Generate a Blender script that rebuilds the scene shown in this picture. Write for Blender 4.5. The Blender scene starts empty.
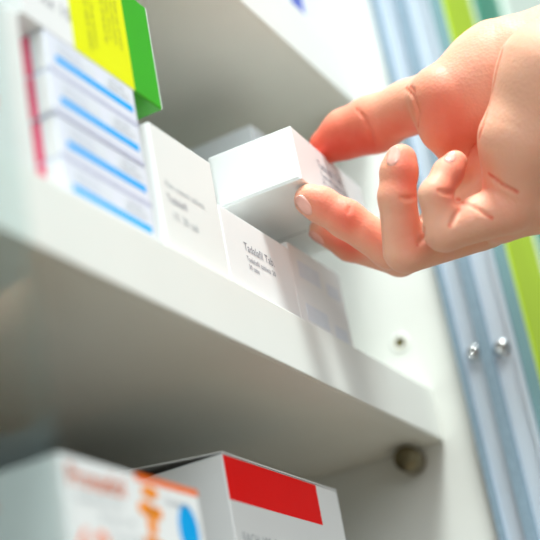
import bpy, bmesh, math, random
import numpy as np
from mathutils import Vector, Matrix
random.seed(4)
SC = bpy.context.scene
COL = SC.collection

# ------------------------------------------------------------------ materials
def nodes(name):
    m = bpy.data.materials.new(name); m.use_nodes = True
    return m, m.node_tree, m.node_tree.nodes['Principled BSDF']

def mat(name, col, rough=0.5, metal=0.0, spec=0.5, var=0.04, scale=40.0, bump=0.0, bscale=300.0, coat=0.0):
    m, nt, b = nodes(name)
    b.inputs['Roughness'].default_value = rough
    b.inputs['Metallic'].default_value = metal
    b.inputs['Specular IOR Level'].default_value = spec
    b.inputs['Coat Weight'].default_value = coat
    tc = nt.nodes.new('ShaderNodeTexCoord')
    nz = nt.nodes.new('ShaderNodeTexNoise'); nz.inputs['Scale'].default_value = scale
    nz.inputs['Detail'].default_value = 4
    nt.links.new(tc.outputs['Object'], nz.inputs['Vector'])
    rp = nt.nodes.new('ShaderNodeValToRGB')
    lo = [max(0, c * (1 - var)) for c in col[:3]]; hi = [min(1, c * (1 + var)) for c in col[:3]]
    rp.color_ramp.elements[0].color = (*lo, 1); rp.color_ramp.elements[1].color = (*hi, 1)
    rp.color_ramp.elements[0].position = 0.3; rp.color_ramp.elements[1].position = 0.7
    nt.links.new(nz.outputs['Fac'], rp.inputs['Fac'])
    nt.links.new(rp.outputs['Color'], b.inputs['Base Color'])
    if bump:
        n2 = nt.nodes.new('ShaderNodeTexNoise'); n2.inputs['Scale'].default_value = bscale
        nt.links.new(tc.outputs['Object'], n2.inputs['Vector'])
        bp = nt.nodes.new('ShaderNodeBump'); bp.inputs['Strength'].default_value = bump
        bp.inputs['Distance'].default_value = 0.0005
        nt.links.new(n2.outputs['Fac'], bp.inputs['Height'])
        nt.links.new(bp.outputs['Normal'], b.inputs['Normal'])
    return m

M = {
    'laminate': mat('white_laminate', (0.80, 0.83, 0.79), 0.38, var=0.015, bump=0.05, bscale=120),
    'shelf': mat('shelf_laminate', (0.78, 0.80, 0.74), 0.4, var=0.015, bump=0.05, bscale=120),
    'edge': mat('edge_band', (0.84, 0.87, 0.83), 0.45, var=0.01),
    'wood': mat('chipboard', (0.30, 0.21, 0.14), 0.8, var=0.2, scale=300),
    'bouncebrown': mat('brown_bounce_laminate', (0.26, 0.17, 0.11), 0.5, var=0.1, scale=30),  # brown made up for the unseen lower shelf, to tint bounced light
    'hardboard': mat('brown_hardboard', (0.30, 0.21, 0.13), 0.6, var=0.08, scale=60),
    'lime': mat('lime_laminate', (0.42, 0.62, 0.02), 0.5, spec=0.2, var=0.02),
    'teal': mat('teal_laminate', (0.01, 0.26, 0.15), 0.35, var=0.05),
    'tealgrey': mat('grey_teal_panel_shade', (0.16, 0.30, 0.32), 0.5, var=0.03),
    'pale': mat('pale_green_panel', (0.70, 0.82, 0.74), 0.4, var=0.02),
    'alu': mat('brushed_aluminium', (0.64, 0.73, 0.82), 0.42, metal=0.55, var=0.02, scale=15),
    'finshade': mat('grey_blue_fin_shade', (0.22, 0.32, 0.40), 0.8, var=0.1, scale=500),
    'steel': mat('screw_steel', (0.62, 0.64, 0.64), 0.25, metal=1.0, var=0.03),
    'dark': mat('dark_recess', (0.02, 0.02, 0.02), 0.7),
    'brass': mat('aged_brass', (0.20, 0.17, 0.10), 0.34, metal=0.8, var=0.12, scale=150),
    'brassy': mat('yellow_brass', (0.42, 0.34, 0.08), 0.4, metal=0.8, var=0.1),
    'card': mat('white_card', (0.86, 0.88, 0.88), 0.42, var=0.008),
    'cardwarm': mat('matte_white_card', (0.84, 0.86, 0.84), 0.5, var=0.008),
    'cardlav': mat('lavender_white_card', (0.78, 0.82, 0.93), 0.42, var=0.015),
    'cardgrey': mat('blue_grey_card', (0.72, 0.77, 0.80), 0.5, var=0.01),
    'film': mat('pale_blue_print', (0.76, 0.81, 0.88), 0.45, var=0.03, scale=200),
    'blue': mat('blue_print', (0.0, 0.42, 1.0), 0.5, spec=0.1, var=0.03),
    'cyan': mat('cyan_print', (0.0, 0.36, 0.80), 0.5, spec=0.1, var=0.03),
    'navy': mat('navy_print', (0.02, 0.06, 0.5), 0.4),
    'pink': mat('pink_print', (0.95, 0.10, 0.22), 0.5, spec=0.1),
    'lilac': mat('grey_lilac_print_and_groove', (0.55, 0.58, 0.74), 0.5, var=0.06, scale=400),
    'yellow': mat('yellow_print', (0.80, 0.85, 0.0), 0.5, spec=0.15, var=0.01),
    'green': mat('green_print', (0.035, 0.42, 0.0), 0.3, spec=0.2, var=0.03),
    'red': mat('red_print', (1.0, 0.003, 0.001), 0.45, spec=0.06, var=0.03, bump=0.15, bscale=180),
    'orange': mat('orange_print', (1.0, 0.17, 0.005), 0.5, spec=0.15, var=0.03),
    'amber': mat('amber_print', (0.95, 0.30, 0.02), 0.5, spec=0.15, var=0.03),
    'salmon': mat('salmon_print', (0.90, 0.28, 0.14), 0.5, spec=0.15, var=0.03),
    'ink': mat('grey_ink', (0.22, 0.23, 0.28), 0.5, var=0.02),
    'inklight': mat('pale_grey_ink', (0.42, 0.45, 0.47), 0.5, var=0.02),
    'inkolive': mat('olive_ink', (0.22, 0.24, 0.02), 0.5, var=0.02),
    'seam': mat('card_seam', (0.40, 0.41, 0.41), 0.7),
    'inside': mat('carton_inside_shade', (0.10, 0.085, 0.07), 0.8),
}

def skin_material():
    m, nt, b = nodes('skin')
    N = nt.nodes
    at = N.new('ShaderNodeAttribute'); at.attribute_name = 'flush'
    tc = N.new('ShaderNodeTexCoord')
    nz = N.new('ShaderNodeTexNoise'); nz.inputs['Scale'].default_value = 90; nz.inputs['Detail'].default_value = 5
    nt.links.new(tc.outputs['Object'], nz.inputs['Vector'])
    ad = N.new('ShaderNodeMath'); ad.operation = 'MULTIPLY_ADD'
    ad.inputs[1].default_value = 0.35; ad.inputs[2].default_value = -0.17
    nt.links.new(nz.outputs['Fac'], ad.inputs[0])
    su = N.new('ShaderNodeMath'); su.operation = 'ADD'; su.use_clamp = True
    nt.links.new(ad.outputs[0], su.inputs[0]); nt.links.new(at.outputs['Fac'], su.inputs[1])
    rp = N.new('ShaderNodeValToRGB')
    rp.color_ramp.elements[0].color = SKIN0
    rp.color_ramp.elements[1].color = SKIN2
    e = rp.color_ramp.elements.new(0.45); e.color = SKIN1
    nt.links.new(su.outputs[0], rp.inputs['Fac'])
    nt.links.new(rp.outputs['Color'], b.inputs['Base Color'])
    b.inputs['Subsurface Weight'].default_value = 0.35
    b.inputs['Subsurface Radius'].default_value = (1.0, 0.28, 0.12)
    b.inputs['Subsurface Scale'].default_value = 0.004
    b.inputs['Roughness'].default_value = 0.5
    b.inputs['Specular IOR Level'].default_value = 0.22
    v = N.new('ShaderNodeTexVoronoi'); v.inputs['Scale'].default_value = 900
    nt.links.new(tc.outputs['Object'], v.inputs['Vector'])
    n2 = N.new('ShaderNodeTexNoise'); n2.inputs['Scale'].default_value = 260; n2.inputs['Detail'].default_value = 5
    nt.links.new(tc.outputs['Object'], n2.inputs['Vector'])
    mx = N.new('ShaderNodeMath'); mx.operation = 'ADD'
    nt.links.new(v.outputs['Distance'], mx.inputs[0]); nt.links.new(n2.outputs['Fac'], mx.inputs[1])
    bp = N.new('ShaderNodeBump'); bp.inputs['Strength'].default_value = 0.22; bp.inputs['Distance'].default_value = 0.0004
    nt.links.new(mx.outputs[0], bp.inputs['Height']); nt.links.new(bp.outputs['Normal'], b.inputs['Normal'])
    return m
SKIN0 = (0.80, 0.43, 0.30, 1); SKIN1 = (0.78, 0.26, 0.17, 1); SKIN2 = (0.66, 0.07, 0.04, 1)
M['skin'] = skin_material()
M['nail'] = mat('fingernail', (0.80, 0.40, 0.33), 0.25, var=0.08, scale=150, coat=0.3)

def glass_material():
    m = bpy.data.materials.new('door_glass'); m.use_nodes = True
    nt = m.node_tree; nt.nodes.clear()
    out = nt.nodes.new('ShaderNodeOutputMaterial')
    tr = nt.nodes.new('ShaderNodeBsdfTransparent'); tr.inputs['Color'].default_value = (0.91, 0.955, 0.95, 1)
    gl = nt.nodes.new('ShaderNodeBsdfGlossy'); gl.inputs['Roughness'].default_value = 0.02
    gl.inputs['Color'].default_value = (0.75, 0.93, 0.97, 1)
    lw = nt.nodes.new('ShaderNodeLayerWeight'); lw.inputs['Blend'].default_value = 0.5
    pw = nt.nodes.new('ShaderNodeMath'); pw.operation = 'POWER'; pw.inputs[1].default_value = 5.0
    fr = nt.nodes.new('ShaderNodeMath'); fr.operation = 'MULTIPLY_ADD'; fr.inputs[1].default_value = 0.9; fr.inputs[2].default_value = 0.04
    nt.links.new(lw.outputs['Facing'], pw.inputs[0]); nt.links.new(pw.outputs[0], fr.inputs[0])
    mx = nt.nodes.new('ShaderNodeMixShader')
    nt.links.new(fr.outputs[0], mx.inputs[0]); nt.links.new(tr.outputs[0], mx.inputs[1])
    nt.links.new(gl.outputs[0], mx.inputs[2]); nt.links.new(mx.outputs[0], out.inputs['Surface'])
    return m
M['glass'] = glass_material()

# ------------------------------------------------------------------ helpers
def link(name, me, parent=None):
    o = bpy.data.objects.new(name, me); COL.objects.link(o)
    if parent: o.parent = parent
    return o

def tag(o, label=None, cat=None, group=None, kind=None):
    if label: o['label'] = label
    if cat: o['category'] = cat
    if group: o['group'] = group
    if kind: o['kind'] = kind
    return o

class MB:
    """collects shapes into one mesh object"""
    def __init__(s): s.bm = bmesh.new(); s.mats = []
    def mi(s, m):
        if m not in s.mats: s.mats.append(m)
        return s.mats.index(m)
    def box(s, x0, y0, z0, x1, y1, z1, m, bev=0.0):
        r = bmesh.ops.create_cube(s.bm, size=1)
        vs = r['verts']
        for v in vs:
            v.co = Vector((x0 + (v.co.x + .5) * (x1 - x0), y0 + (v.co.y + .5) * (y1 - y0), z0 + (v.co.z + .5) * (z1 - z0)))
        fs = {f for v in vs for f in v.link_faces}
        i = s.mi(m)
        for f in fs: f.material_index = i
        if bev:
            es = list({e for v in vs for e in v.link_edges})
            n = bmesh.ops.bevel(s.bm, geom=es, offset=bev, segments=2, affect='EDGES', profile=0.5)
            for f in n['faces']: f.material_index = i
        return s
    def poly(s, pts, m, thick=None):
        vs = [s.bm.verts.new(p) for p in pts]; f = s.bm.faces.new(vs); f.material_index = s.mi(m)
        if thick is not None:
            r = bmesh.ops.extrude_face_region(s.bm, geom=[f])
            for g in r['geom']:
                if isinstance(g, bmesh.types.BMVert): g.co += Vector(thick)
        return s
    def lathe(s, prof, mtx, m, seg=32, smooth=True):
        """prof: (radius, height) along local z"""
        rings = []
        for r, h in prof:
            if r < 1e-7: rings.append([s.bm.verts.new(mtx @ Vector((0, 0, h)))])
            else: rings.append([s.bm.verts.new(mtx @ Vector((r * math.cos(2 * math.pi * k / seg), r * math.sin(2 * math.pi * k / seg), h))) for k in range(seg)])
        i = s.mi(m)
        for a, b in zip(rings, rings[1:]):
            for k in range(seg):
                k2 = (k + 1) % seg
                if len(a) == 1 and len(b) == 1: continue
                if len(a) == 1: q = (a[0], b[k2], b[k])
                elif len(b) == 1: q = (a[k], a[k2], b[0])
                else: q = (a[k], a[k2], b[k2], b[k])
                f = s.bm.faces.new(q); f.material_index = i; f.smooth = smooth
        return s
    def text(s, body, size, mtx, m, thick=0.00006, stretch=1.0, bold=0.0):
        cu = bpy.data.curves.new('lettering', 'FONT'); cu.body = body; cu.size = size
        cu.resolution_u = 3; cu.offset = bold; cu.space_character = 1.05
        ob = bpy.data.objects.new('lettering', cu); COL.objects.link(ob)
        dg = bpy.context.evaluated_depsgraph_get()
        me = ob.evaluated_get(dg).to_mesh()
        i = s.mi(m)
        vs = [s.bm.verts.new(mtx @ Vector((v.co.x * stretch, v.co.y, thick))) for v in me.vertices]
        for p in me.polygons:
            try:
                f = s.bm.faces.new([vs[k] for k in p.vertices]); f.material_index = i
            except ValueError: pass
        ob.evaluated_get(dg).to_mesh_clear()
        bpy.data.objects.remove(ob); bpy.data.curves.remove(cu)
        return s
    def build(s, name, parent=None, normals=True):
        me = bpy.data.meshes.new(name)
        if normals: bmesh.ops.recalc_face_normals(s.bm, faces=s.bm.faces)
        s.bm.to_mesh(me); s.bm.free()
        for m in s.mats: me.materials.append(m if not isinstance(m, str) else M[m])
        return link(name, me, parent)

def axis_mtx(origin, zdir, xdir=None):
    z = Vector(zdir).normalized()
    x = Vector(xdir) if xdir else (Vector((0, 0, 1)) if abs(z.z) < .9 else Vector((1, 0, 0)))
    x = (x - z * x.dot(z)).normalized(); y = z.cross(x)
    m = Matrix((x, y, z)).transposed().to_4x4(); m.translation = Vector(origin)
    return m

FM = lambda x, z: axis_mtx((x, 0, z), (0, -1, 0), (1, 0, 0))               # lettering on a front face
FV = lambda x, z: axis_mtx((x, 0, z), (0, -1, 0), (0, 0, -1))              # lettering running down a front face
LM = lambda y, z: axis_mtx((0, y, z), (-1, 0, 0), (0, -1, 0))              # lettering on a left end face

def carton(name, label, cat, loc, size, body='card', front=(), left=(), bottom=(), top=(), texts=(), rot=None, group=None, bev=0.0004, flaps=True):
    """printed folding carton; local x = width, y = depth, z = height, origin at its front lower left corner"""
    W, D, H = size; t = 0.00005
    mb = MB(); mb.box(0, 0, 0, W, D, H, body, bev)
    for x0, z0, x1, z1, m in front: mb.box(x0, -t, z0, x1, t, z1, m)
    for y0, z0, y1, z1, m in left: mb.box(-t, y0, z0, t, y1, z1, m)
    for x0, y0, x1, y1, m in bottom: mb.box(x0, y0, -t, x1, y1, t, m)
    for x0, y0, x1, y1, m in top: mb.box(x0, y0, H - t, x1, y1, H + t, m)
    for body_t, size_t, mtx, m, st in texts: mb.text(body_t, size_t, mtx, m, 0.0001, st)
    o = mb.build(name)
    o.location = loc
    if rot is not None: o.rotation_euler = rot
    tag(o, label, cat, group)
    if flaps:      # tucked end flap on the left end, with its seam
        e = MB(); g = 0.0009
        e.box(-0.00025, g, g, 0.0002, D - g, H - g * .6, body, 0.0001)
        fl = e.build('end_flap', o)
    return o

# ------------------------------------------------------------------ cabinet
GAP = 0.1265; TH = 0.0215; XL = -0.95; DEP = 0.24
cab = link('display_cabinet', None); cab.location = (XL / 2, 0.1, -0.60)
tag(cab, 'white laminate pharmacy cabinet with open shelves, aluminium door tracks and lime green front edge', 'cabinet')
CINV = Vector(cab.location)
def cpart(mb, name, parent=cab):
    o = mb.build(name, parent)
    if parent is cab: o.location = -CINV
    return o
ZB, ZT = -0.60, 0.52
mb = MB(); mb.box(0, -0.0385, ZB, 0.0525, DEP, ZT, 'laminate'); mb.box(0.0, -0.0434, ZB, 0.0525, -0.0385, ZT, 'laminate')
side = cpart(mb, 'side_panel')
mb = MB(); mb.box(0.0008, -0.0446, ZB, 0.0508, -0.0434, ZT, 'lime', 0.0003)
fe = cpart(mb, 'front_edge'); tag(fe, 'lime green front edge strip')
mb = MB(); mb.box(0.0508, -0.0450, ZB, 0.0545, -0.0434, ZT, 'laminate', 0.0003)
cpart(mb, 'edge_trim')
mb = MB(); mb.box(XL - .02, -0.044, ZB, XL, DEP, ZT, 'laminate', 0.0005); cpart(mb, 'side_panel')
mb = MB(); mb.box(XL, DEP - 0.006, ZB, 0, DEP, ZT, 'hardboard'); cpart(mb, 'back_panel')
mb = MB(); mb.box(XL, -0.0, ZT - 0.02, 0, DEP - 0.006, ZT, 'laminate', 0.0005); cpart(mb, 'top_panel')
mb = MB(); mb.box(XL, 0.0, ZB, 0, DEP - 0.006, ZB + 0.02, 'laminate', 0.0005); cpart(mb, 'bottom_panel')
def shelf(z, th=TH, m='shelf'):
    b = MB(); b.box(XL + .0005, 0.0012, z - th, -0.0005, DEP - 0.006, z, m, 0.0004)
    s = cpart(b, 'shelf')
    e = MB(); e.box(XL + .0005, 0.0, z - th + .0001, -0.0005, 0.0012, z - .0001, 'edge', 0.0004)
    eb = e.build('edge_band', s)
    for x, y in ((-0.0, 0.0135), (-0.0, 0.20)):
        p = MB()
        R = 0.0052
        p.lathe([(0, -.0), (R * .8, 0), (R * .86, .0018), (R, .0026), (R, .0110), (R * .9, .0128), (R * .75, .0136), (0, .0138)],
                axis_mtx((x, y, z - th - R - .0002), (-1, 0, 0)), 'brass')
        tag(p.build('shelf_pin', s), 'aged brass shelf pin')
    return s
shelf(0.0); shelf(GAP + 0.0265, 0.0265); shelf(-0.1515, m='bouncebrown'); shelf(-0.33)
# peg hole with its brass insert above the shelf end
for z in (0.0235,):
    p = MB(); Mx = axis_mtx((0, 0.0094, z), (-1, 0, 0))
    p.lathe([(0.0042, 0.0), (0.0040, 0.0003), (0.0034, 0.0005), (0.0024, 0.0004), (0.0022, 0.0001)], Mx, 'laminate')
    p.lathe([(0.0022, 0.0001), (0.0014, 0.00012)], Mx, 'brassy'); p.lathe([(0.0014, 0.00012), (0, 0.00013)], Mx, 'dark')
    tag(cpart(p, 'peg_socket'), 'brass peg socket')
# vertical aluminium double track
mb = MB()
y0, y1 = -0.0385, -0.0140
prof = [(0, y1), (-.0045, y1), (-.0045, y1 - .0016), (-.0012, y1 - .0022), (-.0012, y1 - .0098), (-.0050, y1 - .0104), (-.0050, y1 - .0134),
        (-.0012, y1 - .0140), (-.0012, y0 + .0020), (-.0045, y0 + .0014), (-.0045, y0), (0, y0)]
mb.poly([(x, y, ZB) for x, y in prof], 'alu', (0, 0, ZT - ZB))
trk = cpart(mb, 'door_track')
for a, b_ in ((y1 - .0021, y1 + .0002), (y1 - .0144, y1 - .0100)):  # added dark strips colour in the shade along the track fins
    mb = MB(); mb.box(-.0054, a, ZB + .001, -.0010, b_, ZT - .001, 'finshade', 0.0003); tag(mb.build('fin_shade_strip', trk), 'grey-blue strip for the shade along the track fins')
for y, z in ((-0.0208, 0.0092), (-0.0322, 0.0077), (-0.0208, 0.30), (-0.0322, 0.30), (-0.0208, -0.30), (-0.0322, -0.30)):
    p = MB(); Mx = axis_mtx((-.0012, y, z), (-1, 0, 0))
    p.lathe([(0.0036, 0), (0.0036, .0003), (0.0030, .0004), (0.0030, .0012), (0.0026, .0019), (0.0018, .0022), (0.0013, .0021), (0.0012, .0008), (0, .0007)], Mx, 'steel', 24)
    p.lathe([(0.0012, .00101), (0, .00102)], Mx, 'dark', 6)
    p.build('screw', trk)
# grey-teal strip painting in the panel's shade between track and lime edge
mb = MB(); mb.box(-0.0012, -0.0434, ZB, 0.0, -0.0386, ZT, 'tealgrey', 0.0002); cpart(mb, 'panel_shade_strip')

# sliding glass door, pushed to the left
gd = link('glass_door', None); gd.location = (-0.62, -0.0205, -0.57)
tag(gd, 'clear greenish sliding glass door pushed to the left end of the cabinet front', 'glass door')
mb = MB(); mb.box(-0.3, -0.0015, 0.0, 0.309, 0.0015, 1.05, 'glass', 0.0003); pane = mb.build('glass_pane', gd)
mb = MB(); mb.box(-0.3, -0.0035, -0.012, 0.309, 0.0035, -0.0001, 'alu', 0.0004); mb.build('bottom_rail', gd)
mb = MB(); mb.box(XL, -0.0385, ZB, -0.0055, -0.0140, ZB + 0.016, 'alu', 0.0004); cpart(mb, 'bottom_track')

# neighbouring cabinet to the right
nb = link('wall_cabinet', None); nb.location = (0.35, 0.1, ZB)
tag(nb, 'neighbouring cabinet right of the lime edge, with a dark teal post and pale door', 'cabinet')
def npart(b, name):
    o = b.build(name, nb); o.location = -Vector(nb.location); return o
mb = MB(); mb.box(0.0555, -0.046, ZB, 0.112, DEP, ZT, 'teal', 0.0005); tag(npart(mb, 'side_post'), 'dark teal side post')
mb = MB(); mb.box(0.1125, -0.048, ZB, 0.62, -0.03, ZT, 'pale', 0.001); npart(mb, 'door')
mb = MB(); mb.box(0.1125, -0.029, ZB, 0.62, DEP, ZT, 'laminate', 0.001); npart(mb, 'body')
b = MB(); b.lathe([(0, 0), (.004, 0), (.004, .01), (.011, .016), (.011, .022), (0, .024)], axis_mtx((0.14, -0.048, -0.1), (0, -1, 0)), 'steel'); npart(b, 'door_knob')

# room shell behind and below
def struct(name, x0, y0_, z0, x1, y1_, z1, m):
    b = MB(); b.box(x0, y0_, z0, x1, y1_, z1, m); o = b.build(name); o['kind'] = 'structure'; return o
M['paint'] = mat('wall_paint', (0.72, 0.76, 0.74), 0.7, var=0.02, bump=0.1, bscale=80)
M['vinyl'] = mat('floor_vinyl', (0.33, 0.24, 0.17), 0.5, var=0.06, scale=8)
struct('wall_back', -1.6, DEP + 0.001, -1.3, 1.6, DEP + 0.08, 1.3, 'paint')
struct('floor', -5.0, -5.0, -1.36, 4.0, DEP + 0.08, -1.3, 'vinyl')
struct('trim_1', -1.0, 0.0, -1.3, 0.62, DEP, ZB - 0.0005, 'laminate')

# ------------------------------------------------------------------ cartons on the shelf
PI = math.pi
# leftmost plain white carton
carton('medicine_box', 'plain white medicine box at the far left of the shelf, left of the pink-edged boxes', 'box',
       (-0.3370, 0.0005, 0.0001), (0.0666, 0.05, 0.0465), 'cardwarm',
       front=[(0.030, 0.012, 0.052, 0.016, 'salmon')], flaps=False)
# stack of four
STK = []
SL = -0.2527; SW = 0.0455; SH = 0.0131; SD = 0.048
names = ['lowest', 'second from the bottom', 'third from the bottom', 'topmost']
for k in range(4):
    tx = [('Cream 15 g', 0.0022, FM(0.006, 0.0098), 'lilac', 1.0), ('for external use', 0.0017, FM(0.006, 0.0078), 'lilac', 1.0),
          ('0.1% w/w', 0.0018, FM(0.032, 0.0100), 'ink', 1.0), ('Each gram contains', 0.0013, FM(0.031, 0.0082), 'ink', 1.0)]
    if k == 0:
        s0 = carton('ointment_box', 'flat lavender-white box with a blue stripe, topmost of the stack of four under the yellow box' if k == 3 else
               'flat lavender-white box with a blue stripe, %s of its stack of four' % names[k], 'box',
               (SL, 0.004, 0.0001), (SW, SD, SH), 'cardlav',
               front=[(0.0040, 0.0042, 0.0435, 0.0064, 'blue'), (0.005, 0.0075, 0.024, 0.0115, 'film'), (0.0285, 0.0075, 0.0435, 0.0115, 'film'),
                      (0.0, 0.0, SW, 0.0014, 'lilac')],  # lilac base strip paints in the shaded groove between stacked boxes
               left=[(0.0052, 0.0003, 0.0082, SH - .0003, 'pink')], texts=tx, group='blue striped boxes in the stack', flaps=False)
        b = MB(); b.box(-0.0002, 0.0004, 0.0008, 0.0002, 0.0048, SH - 0.0008, 'card', 0.0001); fl = b.build('end_flap', s0)
        STK.append(s0)
    else:
        c = s0.copy(); COL.objects.link(c)
        for ch in s0.children:
            d = ch.copy(); COL.objects.link(d); d.parent = c
        c.location = (SL + (0, .0003, -.0002, .0001)[k], 0.004 + (0, .0001, .0, .0001)[k], 0.0001 + k * (SH + 0.00015))
        c['label'] = 'flat lavender-white box with a blue stripe, %s of its stack of four' % names[k]
        STK.append(c)
# yellow and green carton lying on the stack
TZ = 0.0001 + 4 * (SH + .00015)
carton('medicine_box', 'white, yellow and green medicine box lying on top of the blue striped stack', 'box',
       (-0.2625, 0.0041, TZ), (0.0725, 0.030, 0.0375), 'green',
       front=[(0.0, 0.0, 0.0247, 0.0375, 'card'), (0.0247, 0.0, 0.0566, 0.0375, 'yellow'), (0.0722, 0.0, 0.0725, 0.0375, 'card')],
       bottom=[(0.0, 0.0, 0.0560, 0.030, 'card')], left=[(0, 0, 0.03, 0.0375, 'card')],
       texts=[('Composition: each tablet', 0.0030, FV(0.0335, 0.036), 'inkolive', 1.0), ('contains 20 mg excipients', 0.0022, FV(0.0368, 0.030), 'inkolive', 1.0),
              ('Dosage: as directed by', 0.0026, FV(0.0432, 0.036), 'inkolive', 1.0), ('the physician. Store in', 0.0023, FV(0.0460, 0.035), 'inkolive', 1.0),
              ('a cool dry place below', 0.0023, FV(0.0488, 0.035), 'inkolive', 1.0), ('30 C. Keep out of reach', 0.0023, FV(0.0515, 0.036), 'inkolive', 1.0),
              ('Rx 10', 0.006, FM(0.010, 0.0085), 'ink', 1.0)], flaps=False)
# plain white carton with grey text
carton('medicine_box', 'upright white box with three lines of faint grey text, right of the blue striped stack', 'box',
       (-0.2008, 0.004, 0.0001), (0.0380, 0.050, 0.0446), 'cardwarm',
       texts=[('Film coated tablets', 0.0030, FM(0.0042, 0.0245), 'inklight', 0.98), ('Tadalafil', 0.0036, FM(0.0040, 0.0195), 'ink', 0.95),
              ('10, 20 tab', 0.0038, FM(0.0058, 0.0140), 'inklight', 0.95)])
# box under the held one
carton('medicine_box', 'low white box with dark print standing directly below the held box', 'box',
       (-0.1622, 0.004, 0.0001), (0.0500, 0.045, 0.0300), 'card',
       texts=[('Tadalafil Tab.', 0.0042, FM(0.0135, 0.0182), 'ink', 0.92), ('Tadalafil tablets 20', 0.0026, FM(0.0140, 0.0145), 'ink', 1.0),
              ('30 tabs', 0.0024, FM(0.0146, 0.0117), 'ink', 1.0)],
       front=[(0.0, 0.0, 0.05, 0.0004, 'seam')])
# pair of small boxes right of it
p0 = carton('medicine_box', 'small white box with pale blue print, lower of two right of the held box shadow', 'box',
       (-0.1110, 0.0045, 0.0001), (0.044, 0.04, 0.0168), 'card',
       front=[(0.006, 0.005, 0.024, 0.0115, 'film'), (0.029, 0.004, 0.040, 0.009, 'film')], group='pale blue printed boxes')
c = p0.copy(); COL.objects.link(c)
for ch in p0.children:
    d = ch.copy(); COL.objects.link(d); d.parent = c
c.location = (-0.1100, 0.0050, 0.0171)
c['label'] = 'small white box with pale blue print, upper of two right of the held box shadow'
# tall grey-blue carton further in
carton('medicine_box', 'tall pale grey-blue box standing deep on the shelf behind the held box', 'box',
       (-0.0755, 0.0245, 0.0001), (0.030, 0.030, 0.1026), 'cardgrey', flaps=False)
# box on the upper shelf with a blue mark
carton('medicine_box', 'white box with a blue mark standing on the upper shelf', 'box',
       (-0.085, 0.004, GAP + 0.0266), (0.083, 0.06, 0.07), 'cardlav', front=[(0.028, 0.004, 0.041, 0.020, 'navy')], flaps=False)

# held carton
hb = carton('medicine_box', 'small white box with dark print held between the thumb and fingers', 'box',
       (-0.1338, -0.0147, 0.0424), (0.066, 0.0318, 0.0202), 'card', bev=0.0003,
       rot=(math.radians(-0.82), math.radians(-0.87), math.radians(2.38)),
       texts=[('Tadalafil Tab.', 0.0040, FM(0.0200, 0.0122), 'ink', 1.05), ('Tadalafil tablets 20', 0.0026, FM(0.0208, 0.0088), 'ink', 1.25),
              ('30 tabs', 0.0025, FM(0.0212, 0.0060), 'ink', 1.2)],
       bottom=[(0.041, 0.016, 0.0415, 0.0318, 'seam')])

# ------------------------------------------------------------------ cartons in the lower compartment
rb = carton('medicine_box', 'large white carton with a red band and its lid ajar on the lower shelf', 'carton',
       (-0.157, 0.020, -0.1514), (0.0846, 0.060, 0.1040), 'card', bev=0.0005,
       front=[(0.0003, 0.0895, 0.0665, 0.1036, 'red'), ],
       texts=[('EACH 100 G CONTAINS', 0.0042, FM(0.0045, 0.0770), 'inklight', 1.0), ('Calcium carbonate 40 g', 0.0042, FM(0.0045, 0.0700), 'inklight', 1.0)], flaps=False)
b = MB()
b.poly([(0.0002, 0.0, 0.1042), (0.0844, 0.0, 0.1042), (0.0844, 0.060, 0.1105), (0.0002, 0.060, 0.1105)], 'card', (0, 0, 0.0004))
b.build('lid', rb)
b = MB(); b.box(0.0015, 0.0015, 0.1035, 0.083, 0.0585, 0.1043, 'inside'); b.build('lid_gap_shade', rb)  # dark sheet standing in for the shaded interior under the raised lid
ob_ = carton('medicine_box', 'white carton with orange lettering and a blue oval, at the lower left corner', 'carton',
       (-0.2614, 0.0100, -0.1514), (0.0656, 0.190, 0.0838), 'card', bev=0.0005,
       front=[(0.0330, 0.0820, 0.0656, 0.0838, 'orange')],
       texts=[('Pronadol', 0.0076, FM(0.0016, 0.0764), 'orange', 0.88), ('Pronadol', 0.0076, FM(0.0019, 0.0762), 'orange', 0.88), ('Suspension oral', 0.0030, FM(0.0045, 0.0728), 'inklight', 1.0),
              ('50 mg / 5 ml', 0.0030, FM(0.0140, 0.0690), 'inklight', 1.0), ('via oral 120 ml', 0.0028, FM(0.0180, 0.0650), 'inklight', 1.0),
              ('60', 0.0150, FM(0.0022, 0.0560), 'orange', 1.0), ('Contenido', 0.0026, FM(0.0470, 0.0775), 'ink', 1.0),
              ('ado', 0.0070, LM(0.0300, 0.0740), 'salmon', 1.0)], flaps=False)
def disc_print(mb, cx, cz, rx, rz, m, n=40, dx=0.0):
    mb.poly([(cx + rx * math.cos(2 * PI * k / n) + dx * math.sin(2 * PI * k / n), -0.0001, cz + rz * math.sin(2 * PI * k / n)) for k in range(n)], m, (0, 0.00005, 0))
b = MB(); disc_print(b, 0.0575, 0.0715, 0.0052, 0.0072, 'cyan'); tag(b.build('oval_label', ob_), 'cyan blue oval label')
b = MB()
for cx, cz, rx, rz in ((0.0395, 0.0795, .0042, .0018), (0.0365, 0.0748, .0038, .0020), (0.0415, 0.0742, .0030, .0018), (0.0385, 0.0705, .0024, .0026),
                       (0.0370, 0.0660, .0036, .0016), (0.0410, 0.0645, .0030, .0022), (0.0385, 0.0610, .0026, .0022), (0.0425, 0.0590, .0030, .0018), (0.0405, 0.0555, .0034, .0020)):
    disc_print(b, cx, cz, rx, rz, 'amber', 20)
tag(b.build('emblem', ob_), 'wavy amber emblem')

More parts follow.
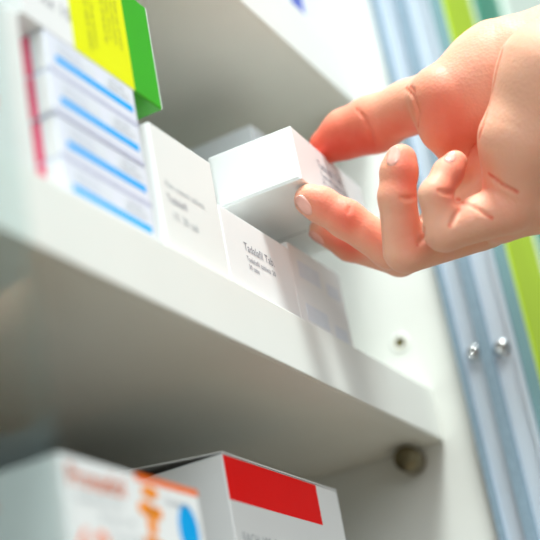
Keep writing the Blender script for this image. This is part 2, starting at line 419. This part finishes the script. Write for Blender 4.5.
# ------------------------------------------------------------------ hand
HAND = {
    'palm': (0.005, [
        ((-0.1195, -0.0784, 0.0166, 0.0096), (-0.1265, -0.0877, 0.0306, 0.0130)),
        ((-0.1265, -0.0877, 0.0306, 0.0130), (-0.1265, -0.1034, 0.0460, 0.0190)),
        ((-0.1265, -0.1034, 0.0460, 0.0190), (-0.1100, -0.1267, 0.0527, 0.0238)),
        ((-0.1123, -0.0713, 0.0146, 0.0091), (-0.1075, -0.0864, 0.0186, 0.0114)),
        ((-0.1075, -0.0864, 0.0186, 0.0114), (-0.0980, -0.1088, 0.0296, 0.0190)),
        ((-0.0980, -0.1088, 0.0296, 0.0190), (-0.0922, -0.1271, 0.0395, 0.0217)),
        ((-0.1019, -0.0608, 0.0182, 0.0084), (-0.0954, -0.0812, 0.0339, 0.0142)),
        ((-0.0954, -0.0812, 0.0339, 0.0142), (-0.0910, -0.1093, 0.0513, 0.0209)),
        ((-0.0920, -0.0608, 0.0329, 0.0089), (-0.0928, -0.0725, 0.0460, 0.0131)),
        ((-0.0928, -0.0725, 0.0460, 0.0131), (-0.0881, -0.0960, 0.0581, 0.0189)),
        ((-0.0956, -0.1238, 0.0490, 0.0251), (-0.0720, -0.1609, 0.0533, 0.0235)),
        ((-0.0720, -0.1609, 0.0533, 0.0235), (-0.0349, -0.2249, 0.0584, 0.0288)),
    ]),
    'thenar': (0.006, [
        ((-0.1170, -0.0637, 0.0601, 0.0114), (-0.1037, -0.0811, 0.0656, 0.0194)),
        ((-0.1037, -0.0811, 0.0656, 0.0194), (-0.0974, -0.1050, 0.0613, 0.0263)),
        ((-0.1141, -0.0617, 0.0517, 0.0081), (-0.1070, -0.0758, 0.0546, 0.0135)),
        ((-0.1116, -0.0608, 0.0504, 0.0071), (-0.1036, -0.0619, 0.0441, 0.0058)),
        ((-0.1036, -0.0619, 0.0441, 0.0058), (-0.0977, -0.0714, 0.0349, 0.0081)),
    ]),
    'thumb': (0.0035, [
        ((-0.1000, -0.0136, 0.0683, 0.0065), (-0.0997, -0.0215, 0.0702, 0.0086)),
        ((-0.0997, -0.0215, 0.0702, 0.0086), (-0.1004, -0.0328, 0.0694, 0.0100)),
        ((-0.1004, -0.0328, 0.0694, 0.0100), (-0.1057, -0.0486, 0.0676, 0.0091)),
        ((-0.1057, -0.0486, 0.0676, 0.0091), (-0.1121, -0.0614, 0.0627, 0.0112)),
    ]),
    'middle_finger': (0.002, [
        ((-0.1281, -0.0138, 0.0367, 0.0054), (-0.1260, -0.0165, 0.0345, 0.0060)),
        ((-0.1260, -0.0165, 0.0345, 0.0060), (-0.1226, -0.0229, 0.0280, 0.0064)),
        ((-0.1226, -0.0229, 0.0280, 0.0064), (-0.1141, -0.0329, 0.0159, 0.0065)),
        ((-0.1141, -0.0329, 0.0159, 0.0067), (-0.1001, -0.0603, 0.0190, 0.0084)),
    ]),
    'index_finger': (0.002, [
        ((-0.1019, -0.0062, 0.0367, 0.0049), (-0.0988, -0.0138, 0.0291, 0.0056)),
        ((-0.0988, -0.0138, 0.0291, 0.0056), (-0.0958, -0.0297, 0.0193, 0.0064)),
        ((-0.0985, -0.0305, 0.0182, 0.0064), (-0.0902, -0.0604, 0.0337, 0.0086)),
    ]),
    'ring_finger': (0.002, [
        ((-0.1370, -0.0506, 0.0341, 0.0051), (-0.1371, -0.0491, 0.0303, 0.0059)),
        ((-0.1371, -0.0491, 0.0303, 0.0059), (-0.1361, -0.0462, 0.0227, 0.0059)),
        ((-0.1361, -0.0462, 0.0227, 0.0059), (-0.1270, -0.0417, 0.0084, 0.0069)),
        ((-0.1263, -0.0427, 0.0079, 0.0071), (-0.1084, -0.0653, 0.0159, 0.0089)),
    ]),
    'little_finger': (0.002, [
        ((-0.1333, -0.0666, 0.0281, 0.0040), (-0.1361, -0.0643, 0.0243, 0.0047)),
        ((-0.1361, -0.0643, 0.0243, 0.0047), (-0.1405, -0.0598, 0.0167, 0.0050)),
        ((-0.1405, -0.0598, 0.0167, 0.0050), (-0.1353, -0.0588, 0.0066, 0.0064)),
        ((-0.1354, -0.0584, 0.0064, 0.0064), (-0.1191, -0.0761, 0.0134, 0.0083)),
    ]),
}
CREASES = [
    ([(-0.12266, -0.09013, 0.06863), (-0.13911, -0.09182, 0.05664), (-0.13938, -0.09028, 0.05374), (-0.13872, -0.08856, 0.05136), (-0.13740, -0.08645, 0.04832), (-0.13500, -0.08409, 0.04585), (-0.13504, -0.08226, 0.04208), (-0.13631, -0.08063, 0.03823), (-0.13686, -0.07885, 0.03477), (-0.13496, -0.07648, 0.03252), (-0.11153, -0.06918, 0.04241), (-0.11059, -0.06724, 0.04127), (-0.10995, -0.06536, 0.03997)], 0.0002),
    ([(-0.11055, -0.03092, 0.07251), (-0.11115, -0.03180, 0.07055), (-0.11137, -0.03256, 0.06881), (-0.11129, -0.03321, 0.06723), (-0.11082, -0.03351, 0.06543), (-0.11005, -0.03372, 0.06380), (-0.10899, -0.03383, 0.06231), (-0.10749, -0.03338, 0.06096), (-0.10558, -0.03281, 0.05980), (-0.10308, -0.03205, 0.05895)], 0.0003),
    ([(-0.11860, -0.05254, 0.06802), (-0.12161, -0.05397, 0.06507), (-0.12449, -0.05536, 0.06221), (-0.12560, -0.05623, 0.06033), (-0.12561, -0.05641, 0.05846), (-0.12521, -0.05648, 0.05681), (-0.12463, -0.05649, 0.05526), (-0.12322, -0.05564, 0.05403), (-0.12158, -0.05471, 0.05291), (-0.11970, -0.05372, 0.05190)], 0.0004),
    ([(-0.12224, -0.05509, 0.06614), (-0.12478, -0.05621, 0.06379), (-0.12590, -0.05691, 0.06223), (-0.12651, -0.05748, 0.06096)], 0.0002),
    ([(-0.14129, -0.04881, 0.01992), (-0.14088, -0.04927, 0.01965), (-0.14039, -0.04971, 0.01942), (-0.13983, -0.05013, 0.01922), (-0.13938, -0.05052, 0.01923), (-0.13887, -0.05090, 0.01926), (-0.13829, -0.05125, 0.01933), (-0.13771, -0.05169, 0.01972), (-0.13696, -0.05207, 0.02019), (-0.13589, -0.05236, 0.02081)], 0.0004),
    ([(-0.14035, -0.05382, 0.00751), (-0.13976, -0.05329, 0.00674), (-0.13884, -0.05267, 0.00611), (-0.13026, -0.04973, 0.00875), (-0.13070, -0.04915, 0.00800), (-0.13110, -0.04856, 0.00726), (-0.13143, -0.04795, 0.00656)], 0.0005),
    ([(-0.14527, -0.06244, 0.01579), (-0.14491, -0.06291, 0.01551), (-0.14447, -0.06335, 0.01526), (-0.14395, -0.06378, 0.01505), (-0.14344, -0.06413, 0.01498), (-0.14287, -0.06446, 0.01494), (-0.14220, -0.06476, 0.01495), (-0.14102, -0.06522, 0.01542), (-0.13929, -0.06552, 0.01615), (-0.09964, -0.05573, 0.03412)], 0.0004),
    ([(-0.14096, -0.06224, 0.00491), (-0.14073, -0.06291, 0.00577), (-0.14038, -0.06355, 0.00668), (-0.13992, -0.06417, 0.00764), (-0.13933, -0.06472, 0.00855), (-0.13853, -0.06523, 0.00955), (-0.13749, -0.06567, 0.01067)], 0.0005),
    ([(-0.10004, -0.05550, 0.03100), (-0.10008, -0.05622, 0.03033), (-0.13303, -0.06562, 0.01501), (-0.13419, -0.06658, 0.01390), (-0.13480, -0.06800, 0.01234), (-0.13463, -0.06922, 0.01112), (-0.13409, -0.07034, 0.01008), (-0.13329, -0.07133, 0.00893), (-0.13221, -0.07226, 0.00790), (-0.13086, -0.07313, 0.00699)], 0.0005),
    ([(-0.13146, -0.07585, 0.02122), (-0.13156, -0.07709, 0.01928), (-0.13126, -0.07824, 0.01754), (-0.13065, -0.07931, 0.01593), (-0.13020, -0.08036, 0.01499), (-0.12957, -0.08138, 0.01412), (-0.12876, -0.08236, 0.01333)], 0.0003),
    ([(-0.12784, -0.02713, 0.02948), (-0.12824, -0.02684, 0.02846), (-0.12847, -0.02650, 0.02753), (-0.12856, -0.02611, 0.02666)], 0.0002),
]
NAILS = [
    ('middle', (-0.1323, -0.0125, 0.0334), (-0.7953, 0.2804, -0.5375), (-0.4403, 0.3424, 0.8300), 0.0025, 0.0040),
    ('index', (-0.1046, -0.0040, 0.0331), (-0.5558, 0.5145, -0.6530), (-0.3288, 0.5854, 0.7411), 0.0021, 0.0035),
    ('ring', (-0.1427, -0.0500, 0.0336), (-0.9324, -0.0838, 0.3516), (0.3614, -0.1962, 0.9115), 0.0024, 0.0037),
    ('little', (-0.1390, -0.0670, 0.0279), (-0.6605, -0.4549, 0.5973), (0.7129, -0.1302, 0.6891), 0.0019, 0.0030),
]
FLUSH = [
    ((-0.1038, -0.0128, 0.0656), (-0.1044, -0.0286, 0.0638), 0.012, 0.95),
    ((-0.1066, -0.0335, 0.0602), (-0.1106, -0.0507, 0.0595), 0.009, 0.6),
    ((-0.1251, -0.0639, 0.0520), (-0.1187, -0.0665, 0.0403), 0.014, 0.6),
    ((-0.1254, -0.0688, 0.0574), (-0.1212, -0.0824, 0.0611), 0.016, 0.2),
    ((-0.1349, -0.0197, 0.0313), (-0.1290, -0.0267, 0.0248), 0.007, 0.75),
    ((-0.1098, -0.0095, 0.0310), (-0.1048, -0.0159, 0.0261), 0.006, 0.8),
    ((-0.1290, -0.0267, 0.0248), (-0.1236, -0.0350, 0.0155), 0.007, 0.4),
    ((-0.1403, -0.0525, 0.0303), (-0.1388, -0.0502, 0.0245), 0.006, 0.75),
    ((-0.1360, -0.0688, 0.0230), (-0.1408, -0.0665, 0.0158), 0.006, 0.7),
    ((-0.1388, -0.0507, 0.0172), (-0.1334, -0.0480, 0.0077), 0.006, 0.4),
    ((-0.1228, -0.0645, 0.0211), (-0.1221, -0.0730, 0.0146), 0.008, 0.45),
]

def smin(a, b, k):
    h = np.clip(.5 + .5 * (b - a) / k, 0, 1)
    return b + (a - b) * h - k * h * (1 - h)

def build_hand():
    VS = 0.0006
    pr = [p for k, cs in HAND.values() for seg in cs for p in seg]
    lo = np.min([np.array(p[:3]) - p[3] for p in pr], 0) - .004
    hi = np.max([np.array(p[:3]) + p[3] for p in pr], 0) + .004
    n = np.ceil((hi - lo) / VS).astype(int) + 1
    ax = [lo[i] + VS * np.arange(n[i]) for i in range(3)]
    BIG = 0.05
    def sub(a, b, mg):
        A = np.array(a[:3]); B = np.array(b[:3])
        l = np.minimum(A - a[3], B - b[3]) - mg; h = np.maximum(A + a[3], B + b[3]) + mg
        i0 = np.clip(((l - lo) / VS).astype(int), 0, n); i1 = np.clip(((h - lo) / VS).astype(int) + 2, 0, n)
        return tuple(slice(i0[k], i1[k]) for k in range(3))
    def capd(sl, a, b):
        X = ax[0][sl[0]][:, None, None]; Y = ax[1][sl[1]][None, :, None]; Z = ax[2][sl[2]][None, None, :]
        A = a[:3]; D = np.array(b[:3]) - np.array(A)
        t = np.clip(((X - A[0]) * D[0] + (Y - A[1]) * D[1] + (Z - A[2]) * D[2]) / (D @ D), 0, 1)
        return np.sqrt((X - A[0] - t * D[0]) ** 2 + (Y - A[1] - t * D[1]) ** 2 + (Z - A[2] - t * D[2]) ** 2) - (a[3] + (b[3] - a[3]) * t)
    F = {}
    for name, (k, cs) in HAND.items():
        g = np.full(n, BIG)
        for a, b in cs:
            sl = sub(a, b, .012)
            g[sl] = smin(g[sl], capd(sl, a, b), k)
        F[name] = g
    d = smin(F['palm'], F['thenar'], .0025)
    d = smin(d, F['thumb'], .003)
    for nm in ('index_finger', 'middle_finger', 'ring_finger', 'little_finger'): d = smin(d, F[nm], .0012)
    for pts, r in CREASES:
        for i, (p, q) in enumerate(zip(pts, pts[1:])):
            if np.linalg.norm(np.array(p) - np.array(q)) > .012: continue
            m_ = len(pts) - 1
            ra = r * min(1, .35 + 2.5 * min(i, m_ - i) / m_); rb_ = r * min(1, .35 + 2.5 * min(i + 1, m_ - i - 1) / m_)
            a = (*p, ra); b = (*q, rb_); sl = sub(a, b, .004)
            d[sl] = -smin(-d[sl], capd(sl, a, b), .0010)
    # surface nets
    s = d < 0
    cells = np.zeros(np.array(n) - 1, bool)
    corners = [(i, j, k) for i in (0, 1) for j in (0, 1) for k in (0, 1)]
    cnt = sum(s[i:n[0] - 1 + i, j:n[1] - 1 + j, k:n[2] - 1 + k].astype(np.int8) for i, j, k in corners)
    cells = (cnt > 0) & (cnt < 8)
    idx = np.full(cells.shape, -1); ci = np.argwhere(cells); idx[cells] = np.arange(len(ci))
    acc = np.zeros((len(ci), 3)); num = np.zeros(len(ci))
    cv = {c: d[ci[:, 0] + c[0], ci[:, 1] + c[1], ci[:, 2] + c[2]] for c in corners}
    for c in corners:
        for a in range(3):
            if c[a] == 0:
                e = list(c); e[a] = 1; e = tuple(e)
                v0, v1 = cv[c], cv[e]; m = (v0 < 0) != (v1 < 0)
                t = np.where(m, v0 / np.where(m, v0 - v1, 1), 0)
                p = np.tile(np.array(c, float), (len(ci), 1)); p[:, a] = t
                acc[m] += p[m]; num[m] += 1
    V = lo + VS * (ci + acc / num[:, None])
    quads = []
    for a in range(3):
        b_, c_ = (a + 1) % 3, (a + 2) % 3
        s0 = [slice(None)] * 3; s1 = [slice(None)] * 3; s0[a] = slice(0, -1); s1[a] = slice(1, None)
        x = s[tuple(s0)] != s[tuple(s1)]
        E = np.argwhere(x); E = E[(E[:, b_] > 0) & (E[:, c_] > 0) & (E[:, b_] < n[b_] - 1) & (E[:, c_] < n[c_] - 1)]
        ins = s[tuple(E.T)]
        def at(db, dc):
            q = E.copy(); q[:, b_] -= db; q[:, c_] -= dc; return idx[tuple(q.T)]
        Q = np.stack([at(1, 1), at(0, 1), at(0, 0), at(1, 0)], 1)
        Q[~ins] = Q[~ins][:, ::-1]
        quads.append(Q)
    Q = np.concatenate(quads)
    # flush: pads of the fingertips and the creases run redder
    fl = np.zeros(len(V))
    def near(p, q, R, w):
        A = np.array(p[:3]); D = np.array(q[:3]) - A; t = np.clip((V - A) @ D / max(D @ D, 1e-12), 0, 1)
        dist = np.linalg.norm(V - A - t[:, None] * D, axis=1)
        return w * np.exp(-(dist / R) ** 2)
    for p, q, R, w in FLUSH: fl = np.maximum(fl, near(p, q, R, w))
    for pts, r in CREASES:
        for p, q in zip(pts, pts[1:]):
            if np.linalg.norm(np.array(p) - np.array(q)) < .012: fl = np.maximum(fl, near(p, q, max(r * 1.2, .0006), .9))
    me = bpy.data.meshes.new('hand')
    me.from_pydata(V.tolist(), [], Q.tolist())
    me.polygons.foreach_set('use_smooth', np.ones(len(Q), bool))
    at_ = me.attributes.new('flush', 'FLOAT', 'POINT'); at_.data.foreach_set('value', fl.astype(np.float32))
    me.materials.append(M['skin'])
    o = link('hand', me)
    # evaluate the field anywhere, for seating the nails
    def field(P):
        i = (P - lo) / VS; f0 = np.floor(i).astype(int); f = i - f0; r = 0
        f0 = np.clip(f0, 0, np.array(n) - 2)
        for c in corners:
            w = np.prod([f[..., k] if c[k] else 1 - f[..., k] for k in range(3)], 0)
            r = r + w * d[f0[..., 0] + c[0], f0[..., 1] + c[1], f0[..., 2] + c[2]]
        return r
    return o, field

hand, field = build_hand()
tag(hand, 'bare hand reaching in from the right, palm up, pinching the small white box', 'hand')
names_n = {'middle': 'middle fingernail', 'index': 'index fingernail', 'ring': 'ring fingernail', 'little': 'little fingernail'}
for nm, c, nrm, t, hw, hl in NAILS:
    c, nrm, t = np.array(c), np.array(nrm), np.array(t); nrm /= np.linalg.norm(nrm); t -= nrm * (t @ nrm); t /= np.linalg.norm(t); w = np.cross(nrm, t)
    U, Vn = 15, 19; P = np.zeros((U, Vn, 3)); H_ = np.zeros((U, Vn))
    for i in range(U):
        for j in range(Vn):
            a = -1 + 2 * i / (U - 1); b = -1 + 2 * j / (Vn - 1)
            sx = a * (1 - .30 * abs(b) ** 3.0) ; l = b * (1 - .22 * a * a * (1 if b > 0 else 1.3))
            p = c + w * hw * sx + t * hl * l + nrm * .004
            lift = 0.00042 - 0.00045 * (max(abs(a), abs(b) if b < 0 else abs(b) * .6)) ** 4 + (0.0003 * max(0, b) ** 3)
            for _ in range(40):
                s_ = field(p[None])[0] - lift
                if abs(s_) < 1e-5: break
                p = p - nrm * s_ * .8
                if (p - c) @ nrm < -hw * 1.1: break
            P[i, j] = p
    bm = bmesh.new()
    top = [[bm.verts.new(P[i, j]) for j in range(Vn)] for i in range(U)]
    bot = [[bm.verts.new(P[i, j] - nrm * .0004) for j in range(Vn)] for i in range(U)]
    for i in range(U - 1):
        for j in range(Vn - 1):
            bm.faces.new((top[i][j], top[i + 1][j], top[i + 1][j + 1], top[i][j + 1]))
            bm.faces.new((bot[i][j], bot[i][j + 1], bot[i + 1][j + 1], bot[i + 1][j]))
    for i in range(U - 1):
        bm.faces.new((top[i][0], bot[i][0], bot[i + 1][0], top[i + 1][0])); bm.faces.new((top[i][-1], top[i + 1][-1], bot[i + 1][-1], bot[i][-1]))
    for j in range(Vn - 1):
        bm.faces.new((top[0][j], top[0][j + 1], bot[0][j + 1], bot[0][j])); bm.faces.new((top[-1][j], bot[-1][j], bot[-1][j + 1], top[-1][j + 1]))
    bmesh.ops.recalc_face_normals(bm, faces=bm.faces)
    for f in bm.faces: f.smooth = True
    me = bpy.data.meshes.new('fingernail'); bm.to_mesh(me); bm.free(); me.materials.append(M['nail'])
    tag(link('fingernail', me, hand), names_n[nm])

# ------------------------------------------------------------------ light
def area(name, loc, target, size, power, col=(1, 1, 1)):
    l = bpy.data.lights.new(name, 'AREA'); l.shape = 'SQUARE'; l.size = size; l.energy = power; l.color = col
    o = bpy.data.objects.new(name, l); COL.objects.link(o); o.location = loc
    o.rotation_euler = (Vector(target) - Vector(loc)).to_track_quat('-Z', 'Y').to_euler()
    return o
area('ceiling_panel_light', (-0.55, -0.48, 1.9), (-0.1, 0, 0), 0.5, 54, (0.95, 1.0, 0.97))
area('window_light', (-2.4, -1.25, 1.15), (-0.1, 0, 0), 1.4, 27, (0.92, 0.98, 1.0))
w = bpy.data.worlds.new('room_daylight'); SC.world = w; w.use_nodes = True
bg = w.node_tree.nodes['Background']; bg.inputs['Color'].default_value = (0.88, 0.98, 1.0, 1); bg.inputs['Strength'].default_value = 0.30

# ------------------------------------------------------------------ camera
cd = bpy.data.cameras.new('camera'); cam = bpy.data.objects.new('camera', cd); COL.objects.link(cam)
R_ = Vector((0.4542, -0.8740, -0.1727)); D_ = Vector((0.2679, 0.3189, -0.9091)); F_ = Vector((0.8497, 0.3667, 0.3790))
mw = Matrix((R_, -D_, -F_)).transposed().to_4x4(); mw.translation = Vector((-0.5442, -0.1742, -0.1681))
cam.matrix_world = mw
cd.sensor_width = 36; cd.sensor_height = 36; cd.lens = 1459 / 540 * 36
cd.clip_start = 0.01; cd.clip_end = 50
cd.dof.use_dof = True; cd.dof.focus_distance = 0.480; cd.dof.aperture_fstop = 6.8; cd.dof.aperture_blades = 0
SC.camera = cam
SC.view_settings.view_transform = 'Standard'; SC.view_settings.look = 'None'
SC.view_settings.exposure = 0.6; SC.view_settings.gamma = 1.0; SC.view_settings.use_curve_mapping = False
